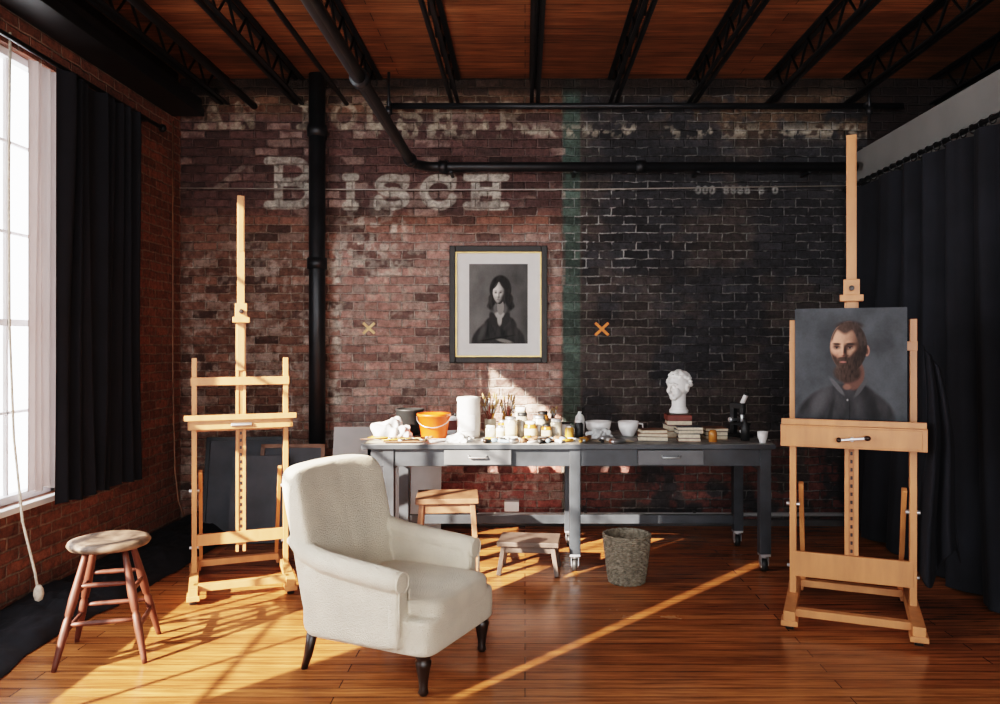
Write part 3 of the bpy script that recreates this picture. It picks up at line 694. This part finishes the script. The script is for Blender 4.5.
mb.b2((lx[0],Y1-.075,.17),(lx[2],Y1-.035,.235),M_tab)
mb.obj('frame',bevel=.004,parent=tb)
mb=MB()
for a,b2_ in ((-.53,-.09),(.74,1.17)):
    mb.b2((a,Y0-.006,tz-.135),(b2_,Y0+.03,tz-.04),M_drawer); c=(a+b2_)/2
    mb.tube([(c-.06,Y0-.006,tz-.075),(c-.055,Y0-.03,tz-.085),(c+.055,Y0-.03,tz-.085),(c+.06,Y0-.006,tz-.075)],.006,M_steel,8)
mb.obj('drawers',bevel=.004,parent=tb)
mb=MB()
for x in lx:
    for y in (Y0+.055,Y1-.055):
        mb.b2((x-.034,y-.034,.105),(x+.034,y+.034,.12),M_steel); mb.cyl((x,y,.09),(x,y,.107),.022,M_steel,14)
        mb.b2((x-.026,y-.02,.04),(x-.022,y+.03,.095),M_steel); mb.b2((x+.022,y-.02,.04),(x+.026,y+.03,.095),M_steel)
        mb.cyl((x-.016,y+.015,.042),(x+.016,y+.015,.042),.042,M_rubber,22); mb.cyl((x-.020,y+.015,.042),(x+.020,y+.015,.042),.022,M_white,16)
mb.obj('casters',parent=tb)

# ---------------------------------------------------------------- things on the table
def blob(name,c,h,m,seed,rough_=.35,e=.8,parent=None):
    mb=MB(); r=random.Random(seed); ph=[r.random()*6 for _ in range(6)]
    def fn(p):
        k=1+rough_*(.4*math.sin(p.x/h[0]*4+ph[0])*math.cos(p.y/h[1]*3+ph[1])+.35*math.sin(p.x/h[0]*7+p.z/h[2]*3+ph[2])+.25*math.cos(p.y/h[1]*9+ph[3]+p.x/h[0]*5)+.22*math.sin(p.x/h[0]*13+p.y/h[1]*8-p.z/h[2]*9+ph[4]))
        q=p*k; q.z=max(q.z,0); return q
    mb.sup((0,0,0),h,m,e,1,fn=fn,nu=80,nv=44); return mb.obj(name,c,parent=parent)
te=empty('art_supplies')
blob('crumpled_rag',(-.93,5.42,tz),(.14,.09,.12),M_cloth,1)
blob('small_rag',(-.44,5.22,tz),(.09,.05,.05),M_cloth,5,parent=te)
mb=MB(); mb.lathe([(0,0),(.085,0),(.095,.02),(.10,.17),(.106,.175),(.106,.185),(.092,.185),(.088,.03),(0,.03)],M_rubber); mb.tube([(.1,0,.15),(.13,0,.14),(.13,0,.08),(.1,0,.06)],.008,M_rubber,8); mb.obj('black_pot',(-.84,5.68,tz))
mb=MB(); mb.lathe([(0,0),(.085,0),(.088,.005),(.112,.15),(.12,.152),(.12,.17),(.11,.17),(.083,.02),(0,.02)],M_orange)
mb.tube([(.118*math.cos(a),-.02-.10*math.sin(a),.15-.07*math.sin(a)) for a in [k*math.pi/10 for k in range(11)]],.003,M_steel,6); mb.obj('orange_bucket',(-.64,5.47,tz))
mb=MB(); mb.lathe([(0,0),(.075,0),(.08,.01),(.084,.12),(.08,.24),(.085,.265),(.08,.28),(.05,.285),(0,.27)],M_cloth,(0,0,0),28); mb.b2((-.05,-.087,.05),(.05,-.075,.16),M_white); mb.obj('paper_towel_roll',(-.40,5.52,tz))
def brushjar(loc,n,r,h,m,seed,L=.27):
    R=random.Random(seed); mb=MB(); mb.lathe([(0,0),(r,0),(r*1.02,h*.5),(r,h),(r*.9,h),(r*.9,.01),(0,.01)],m,(0,0,0),20)
    for i in range(n):
        a=R.random()*6.28; k=R.random()*.5+.3; b0=Vector((-math.cos(a)*r*.4,-math.sin(a)*r*.4,.012)); t=Vector((math.cos(a)*r*(.8+k),math.sin(a)*r*(.8+k),L*(.8+.35*R.random())))
        mb.tube([b0,b0.lerp(t,.7)],.0045,R.choice([M_ochre,M_darkwood,M_brownwood,M_red]),6); mb.tube([b0.lerp(t,.7),b0.lerp(t,.85)],.0055,M_steel,6); mb.tube([b0.lerp(t,.85),b0.lerp(t,.93),t],[.006,.009,.002],M_bristle,7)
    return mb.obj('brush_jar',loc)
brushjar((-.25,5.60,tz),16,.042,.12,M_jar,1,.28); brushjar((-.13,5.72,tz),12,.038,.13,M_ochre,2,.26); brushjar((.20,5.72,tz),6,.035,.11,M_jar,4,.2)
jl=[(-.24,5.42,.035,.09,M_jar),(-.10,5.42,.045,.15,M_jar),(-.02,5.52,.04,.17,M_jar),(.04,5.40,.042,.12,M_amber),(.10,5.52,.05,.15,M_jar),(.15,5.40,.035,.10,M_amber),(.22,5.48,.04,.13,M_jar),(-.17,5.40,.03,.09,M_white),(.29,5.55,.04,.10,M_white),(-.03,5.64,.045,.2,M_jar),(.31,5.42,.03,.09,M_ochre),(.13,5.64,.04,.17,M_amber),(.38,5.50,.03,.12,M_rubber),(-.16,5.50,.03,.12,M_amber)]
je=empty('paint_jars')
for i,(x,y,r,h,m) in enumerate(jl):
    mb=MB(); mb.lathe([(0,0),(r,0),(r*1.03,.01),(r*1.03,h*.75),(r*.8,h*.86),(r*.8,h*.88)],m,(x,y,tz),20); mb.lathe([(r*.84,h*.86),(r*.86,h*.87),(r*.86,h),(0,h)],[M_white,M_steel,M_rubber][i%3],(x,y,tz),20)
    if i%2: mb.lathe([(r*1.04,h*.2),(r*1.045,h*.22),(r*1.045,h*.58),(r*1.04,h*.6)],M_pages,(x,y,tz),20)
    mb.obj('jar_%d'%i,parent=je)
R=random.Random(11); mb=MB()
for i in range(56):
    x=R.uniform(-.30,.62); y=R.uniform(5.13,5.32); a=R.uniform(0,3.1); l=R.uniform(.05,.12); rr=R.uniform(.009,.018)
    d=Vector((math.cos(a),math.sin(a),0))*l/2; p=Vector((x,y,tz+rr)); m=R.choice([M_white,M_steel,M_ochre,M_blue,M_darkwood,M_cloth,M_brownwood,M_rubber])
    mb.tube([p-d,p-d*.8,p+d*.7,p+d*.75,p+d],[rr*.5,rr,rr,rr*.45,rr*.45],m,9)
mb.obj('paint_tubes',parent=te)
mb=MB(); R=random.Random(21)
for i,(x,y) in enumerate(((-.62,5.24),(-.96,5.22),(.56,5.26),(.62,5.23),(-.55,5.27))):
    mb.box((x,y,tz+.0015+.0012*i),(.20,.13,.001),R.choice([M_white,M_pages,M_board]),(0,0,R.uniform(-.3,.3)))
mb.obj('sketch_papers',parent=te)
mb=MB()
for i in range(9):
    x=R.uniform(-1.0,-.6); y=R.uniform(5.14,5.28); a=R.uniform(-.6,.6); d=Vector((math.cos(a),math.sin(a),0))*.12; p=Vector((x,y,tz+.024+.0004*i))
    mb.tube([p-d,p+d*.5],.004,R.choice([M_ochre,M_darkwood,M_brownwood]),6); mb.tube([p+d*.5,p+d*.75],.005,M_steel,6); mb.tube([p+d*.75,p+d*.85,p+d],[.006,.008,.002],M_bristle,6)
mb.obj('paint_brushes',parent=te)
mb=MB(); mb.box((0,0,.006),(.28,.14,.008),M_brownwood,(0,0,.1)); 
for i in range(9): mb.sup((R.uniform(-.11,.11),R.uniform(-.05,.05),.012),(.018,.015,.008),R.choice([M_white,M_ochre,M_red,M_blue,M_darkwood]))
mb.obj('paint_palette',(-.80,5.205,tz+.006),parent=te)
mb=MB(); mb.b2((-.05,-.035,0),(.05,.035,.13),M_steel); mb.cyl((.02,0,.13),(.02,0,.15),.014,M_rubber,12); mb.b2((-.04,-.037,.03),(.04,-.035,.10),M_red); mb.obj('turpentine_tin',(-.53,5.70,tz),.2,bevel=.004)
mb=MB(); mb.lathe([(0,0),(.035,0),(.036,.10),(.03,.13),(.014,.15),(.014,.165),(0,.165)],M_white); mb.box((0,-.015,.185),(.022,.07,.03),M_rubber); mb.box((0,-.035,.162),(.008,.008,.03),M_rubber,(.4,0,0)); mb.obj('spray_bottle',(.40,5.68,tz),.5)
blob('crumpled_rag',(.52,5.44,tz),(.08,.04,.06),M_board,9)
def bowl(name,loc,r,h,handle=False):
    mb=MB(); mb.lathe([(0,0),(r*.55,0),(r*.6,.008),(r*.9,h*.5),(r,h),(r*.95,h),(r*.83,h*.5),(r*.5,.014),(0,.012)],M_ceram,(0,0,0),28)
    if handle: mb.tube([(r*.9,0,h*.85),(r*1.35,0,h*.8),(r*1.4,0,h*.45),(r*.9,0,h*.3)],.006,M_ceram,8)
    return mb.obj(name,loc)
bowl('ceramic_bowl',(.53,5.62,tz),.095,.10); bowl('ceramic_mug',(.74,5.57,tz),.075,.105,True)
def books(loc,hs,w,d,seed):
    mb=MB(); R=random.Random(seed); z=0
    for h in hs:
        a=R.uniform(-.15,.15); ww=w*R.uniform(.85,1.05); dd=d*R.uniform(.85,1.05); m=R.choice([M_brown,M_red,M_slate,M_brownwood,M_drawer])
        mb.box((0,0,z+h*.06),(ww,dd,h*.12),m,(0,0,a)); mb.box((0,0,z+h*.94),(ww,dd,h*.12),m,(0,0,a)); mb.box((.003,-.0,z+h*.5),(ww*.97,dd*.96,h*.76),M_pages,(0,0,a))
        z+=h
    mb.obj('book_stack',loc); return z
books((.87,5.33,tz),(.03,.02,.025),.20,.16,1)
books((1.11,5.29,tz),(.022,.03,.025,.02),.17,.13,4)
zb=books((1.09,5.55,tz),(.045,.04,.035),.2,.2,7)
books((1.32,5.44,tz),(.025,.03,.02),.16,.2,9)
mb=MB(); mb.box((0,0,.018),(.17,.16,.036),M_red); mb.box((0,0,.041),(.14,.13,.01),M_darkwood); mb.obj('bust_plinth',(1.09,5.55,tz+zb),bevel=.003)
# plaster bust
mb=MB(); W=M_plaster; rr=random.Random(5)
mb.lathe([(0,0),(.066,0),(.068,.02),(.058,.032),(.05,.05),(.05,.11),(.05,.15),(0,.16)],W,(0,.012,0),28)
mb.sup((0,.014,.20),(.074,.090,.085),W); mb.sup((0,-.028,.16),(.054,.054,.064),W)
mb.sup((0,-.048,.112),(.029,.028,.022),W)
mb.tube([(0,-.083,.196),(0,-.094,.176),(0,-.106,.156),(0,-.084,.148)],[.008,.010,.014,.012],W,12)
mb.tube([(-.045,-.058,.201),(-.022,-.080,.208),(0,-.080,.203),(.022,-.080,.208),(.045,-.058,.201)],[.007,.010,.009,.010,.007],W,10)
for s in (-1,1):
    mb.sup((s*.023,-.070,.188),(.012,.009,.008),W); mb.sup((s*.035,-.055,.161),(.018,.018,.022),W); mb.sup((s*.072,.015,.180),(.010,.018,.030),W,1,1,(.2,0,0))
mb.tube([(-.020,-.074,.132),(0,-.086,.135),(.020,-.074,.132)],[.004,.007,.004],W,10); mb.tube([(-.016,-.073,.123),(0,-.083,.122),(.016,-.073,.123)],[.004,.007,.004],W,10)
for i in range(110):
    a=rr.uniform(0,6.28); b=rr.uniform(-.35,1.5); 
    d=Vector((math.cos(a)*math.cos(b),math.sin(a)*math.cos(b),math.sin(b)))
    if d.y<-.30 and d.z<.55: continue
    p=Vector((d.x*.078,.014+d.y*.094,.207+d.z*.088)); q=rr.uniform(.013,.021); mb.sup(p,(q,q,q*.8),W,nu=10,nv=7)
mb.obj('plaster_bust',(1.09,5.55,tz+zb+.046),math.radians(-48),remesh=.0036,smooth_it=1)
# microscope
mb=MB(); K=M_rubber
mb.b2((-.05,-.08,0),(.05,.08,.025),K); mb.b2((-.02,.04,.02),(.02,.075,.22),K); mb.b2((-.045,-.06,.085),(.045,.05,.10),K)
mb.box((0,.02,.22),(.045,.11,.04),K); mb.cyl((0,-.02,.11),(0,-.02,.16),.014,M_steel); mb.cyl((0,-.02,.16),(0,-.02,.24),.022,K); mb.cyl((0,-.02,.24),(0,-.055,.30),.016,M_white); mb.cyl((0,-.055,.30),(0,-.06,.315),.019,K)
mb.cyl((-.045,.055,.12),(.045,.055,.12),.018,M_steel); mb.sup((0,-.02,.04),(.02,.02,.014),M_white)
mb.obj('microscope',(1.52,5.50,tz),.6,bevel=.003)
mb=MB(); mb.lathe([(0,0),(.03,0),(.03,.1),(.012,.125),(.012,.15),(0,.15)],M_rubber); mb.obj('ink_bottle',(1.50,5.30,tz)); bowl('ceramic_cup',(1.58,5.17,tz),.036,.075)
mb=MB(); mb.lathe([(0,0),(.028,0),(.028,.06),(.02,.08),(0,.08)],M_amber); mb.obj('varnish_bottle',(1.26,5.22,tz))

# ---------------------------------------------------------------- under / around table
mb=MB(); W_=M_brownwood
hw,hd,hh=.185,.15,.50
mb.b2((-hw-.02,-hd-.02,hh-.035),(hw+.02,hd+.02,hh),W_)
for sx in(-1,1):
    for sy in(-1,1): mb.beam((sx*(hw+.015),sy*(hd+.01),0),(sx*(hw-.02),sy*(hd-.02),hh-.03),.035,.035,W_)
    mb.b2((sx*(hw-.01)-.011,-hd,.18),(sx*(hw-.01)+.011,hd,.21),W_)
for sy in (-1,1): mb.b2((-hw,sy*(hd-.02)-.01,hh-.10),(hw,sy*(hd-.02)+.01,hh-.04),W_)
mb.b2((-hw,-.012,.185),(hw,.012,.21),W_)
mb.obj('wooden_stool',(-.52,5.22,0),.08,bevel=.004)
mb=MB(); W_=M_graywood; hw,hd,hh=.18,.12,.22
mb.b2((-hw-.02,-hd-.02,hh-.03),(hw+.02,hd+.02,hh),W_)
for sx in(-1,1):
    for sy in(-1,1): mb.beam((sx*(hw+.01),sy*(hd+.005),0),(sx*(hw-.02),sy*(hd-.02),hh-.03),.03,.03,W_)
for sy in (-1,1): mb.b2((-hw+.01,sy*(hd-.015)-.008,hh-.075),(hw-.01,sy*(hd-.015)+.008,hh-.03),W_)
mb.obj('step_stool',(.03,5.17,0),-.1,bevel=.004)
mb=MB(); H=.31; rows=24; npt=120
for i in range(rows):
    z=.008+i*(H-.016)/(rows-1); R0=.105+.04*(z/H)**.8
    mb.tube([((R0+.0055*math.sin(20*t+i*math.pi))*math.cos(t),(R0+.0055*math.sin(20*t+i*math.pi))*math.sin(t),z) for t in [k*2*math.pi/npt for k in range(npt)]],.0078,M_basket,6,True)
mb.lathe([(0,.004),(.104,.004),(.118,.15),(.14,.30),(.136,.30),(.114,.15),(.10,.012),(0,.012)],M_basket,(0,0,0),32)
mb.obj('woven_basket',(.645,4.93,0))
def lean(name,x,y,w,h,tilt,rz,m,th=.02,frame=None):
    mb=MB(); mb.b2((-w/2,0,0),(w/2,th,h),m)
    if frame: 
        for lo,hi in (((-w/2,-.012,0),(-w/2+.03,0,h)),((w/2-.03,-.012,0),(w/2,0,h)),((-w/2,-.012,0),(w/2,0,.03)),((-w/2,-.012,h-.03),(w/2,0,h))): mb.b2(lo,hi,frame)
    o=mb.obj(name,(x,y,.004)); o.rotation_euler=(-tilt,0,rz); return o
lean('leaning_canvas',-2.20,6.05,.62,.78,.22,.12,M_slate,.025,M_black)
lean('leaning_canvas',-2.02,5.86,.42,.66,.25,.15,M_slate)
lean('leaning_canvas',-1.82,5.95,.5,.74,.28,.05,M_slate,.02,M_brownwood)
lean('drawing_board',-1.22,6.05,.62,.86,.22,0,M_board)
lean('drawing_board',-.78,6.08,.24,.66,.2,.05,M_board)

# ---------------------------------------------------------------- light
d=Vector((.68,.73,-.488)).normalized()
L=bpy.data.lights.new('sun','SUN'); L.energy=28; L.angle=math.radians(.7); L.color=(1,.87,.74)
o=bpy.data.objects.new('sun',L); sc.collection.objects.link(o); o.rotation_euler=d.to_track_quat('-Z','Y').to_euler()
w=bpy.data.worlds.new('sky'); sc.world=w; w.use_nodes=True
bg=w.node_tree.nodes['Background']; bg.inputs[0].default_value=(.93,.96,1,1); bg.inputs[1].default_value=6.8
def portal(name,loc,sx,sy,direction):
    A=bpy.data.lights.new(name,'AREA'); A.shape='RECTANGLE'; A.size=sx; A.size_y=sy; A.cycles.is_portal=True
    o=bpy.data.objects.new(name,A); sc.collection.objects.link(o); o.location=loc; o.rotation_euler=Vector(direction).to_track_quat('-Z','Z').to_euler()
for k,(a,b_,z0,z1) in enumerate(openings):
    portal('window_portal',(WL-.16,(a+b_)/2,(z0+z1)/2),b_-a,z1-z0,(1,0,0))
portal('window_portal',((rw[0]+rw[1])/2,YR-.16,(rw[2]+rw[3])/2),rw[1]-rw[0],rw[3]-rw[2],(0,1,0))

# ---------------------------------------------------------------- camera
cam=bpy.data.cameras.new('camera'); co=bpy.data.objects.new('camera',cam); sc.collection.objects.link(co)
cam.sensor_width=36; cam.lens=28.0; cam.shift_x=-.025; cam.shift_y=-.007
co.location=(0,0,1.5); co.rotation_euler=(math.radians(90),0,0); sc.camera=co
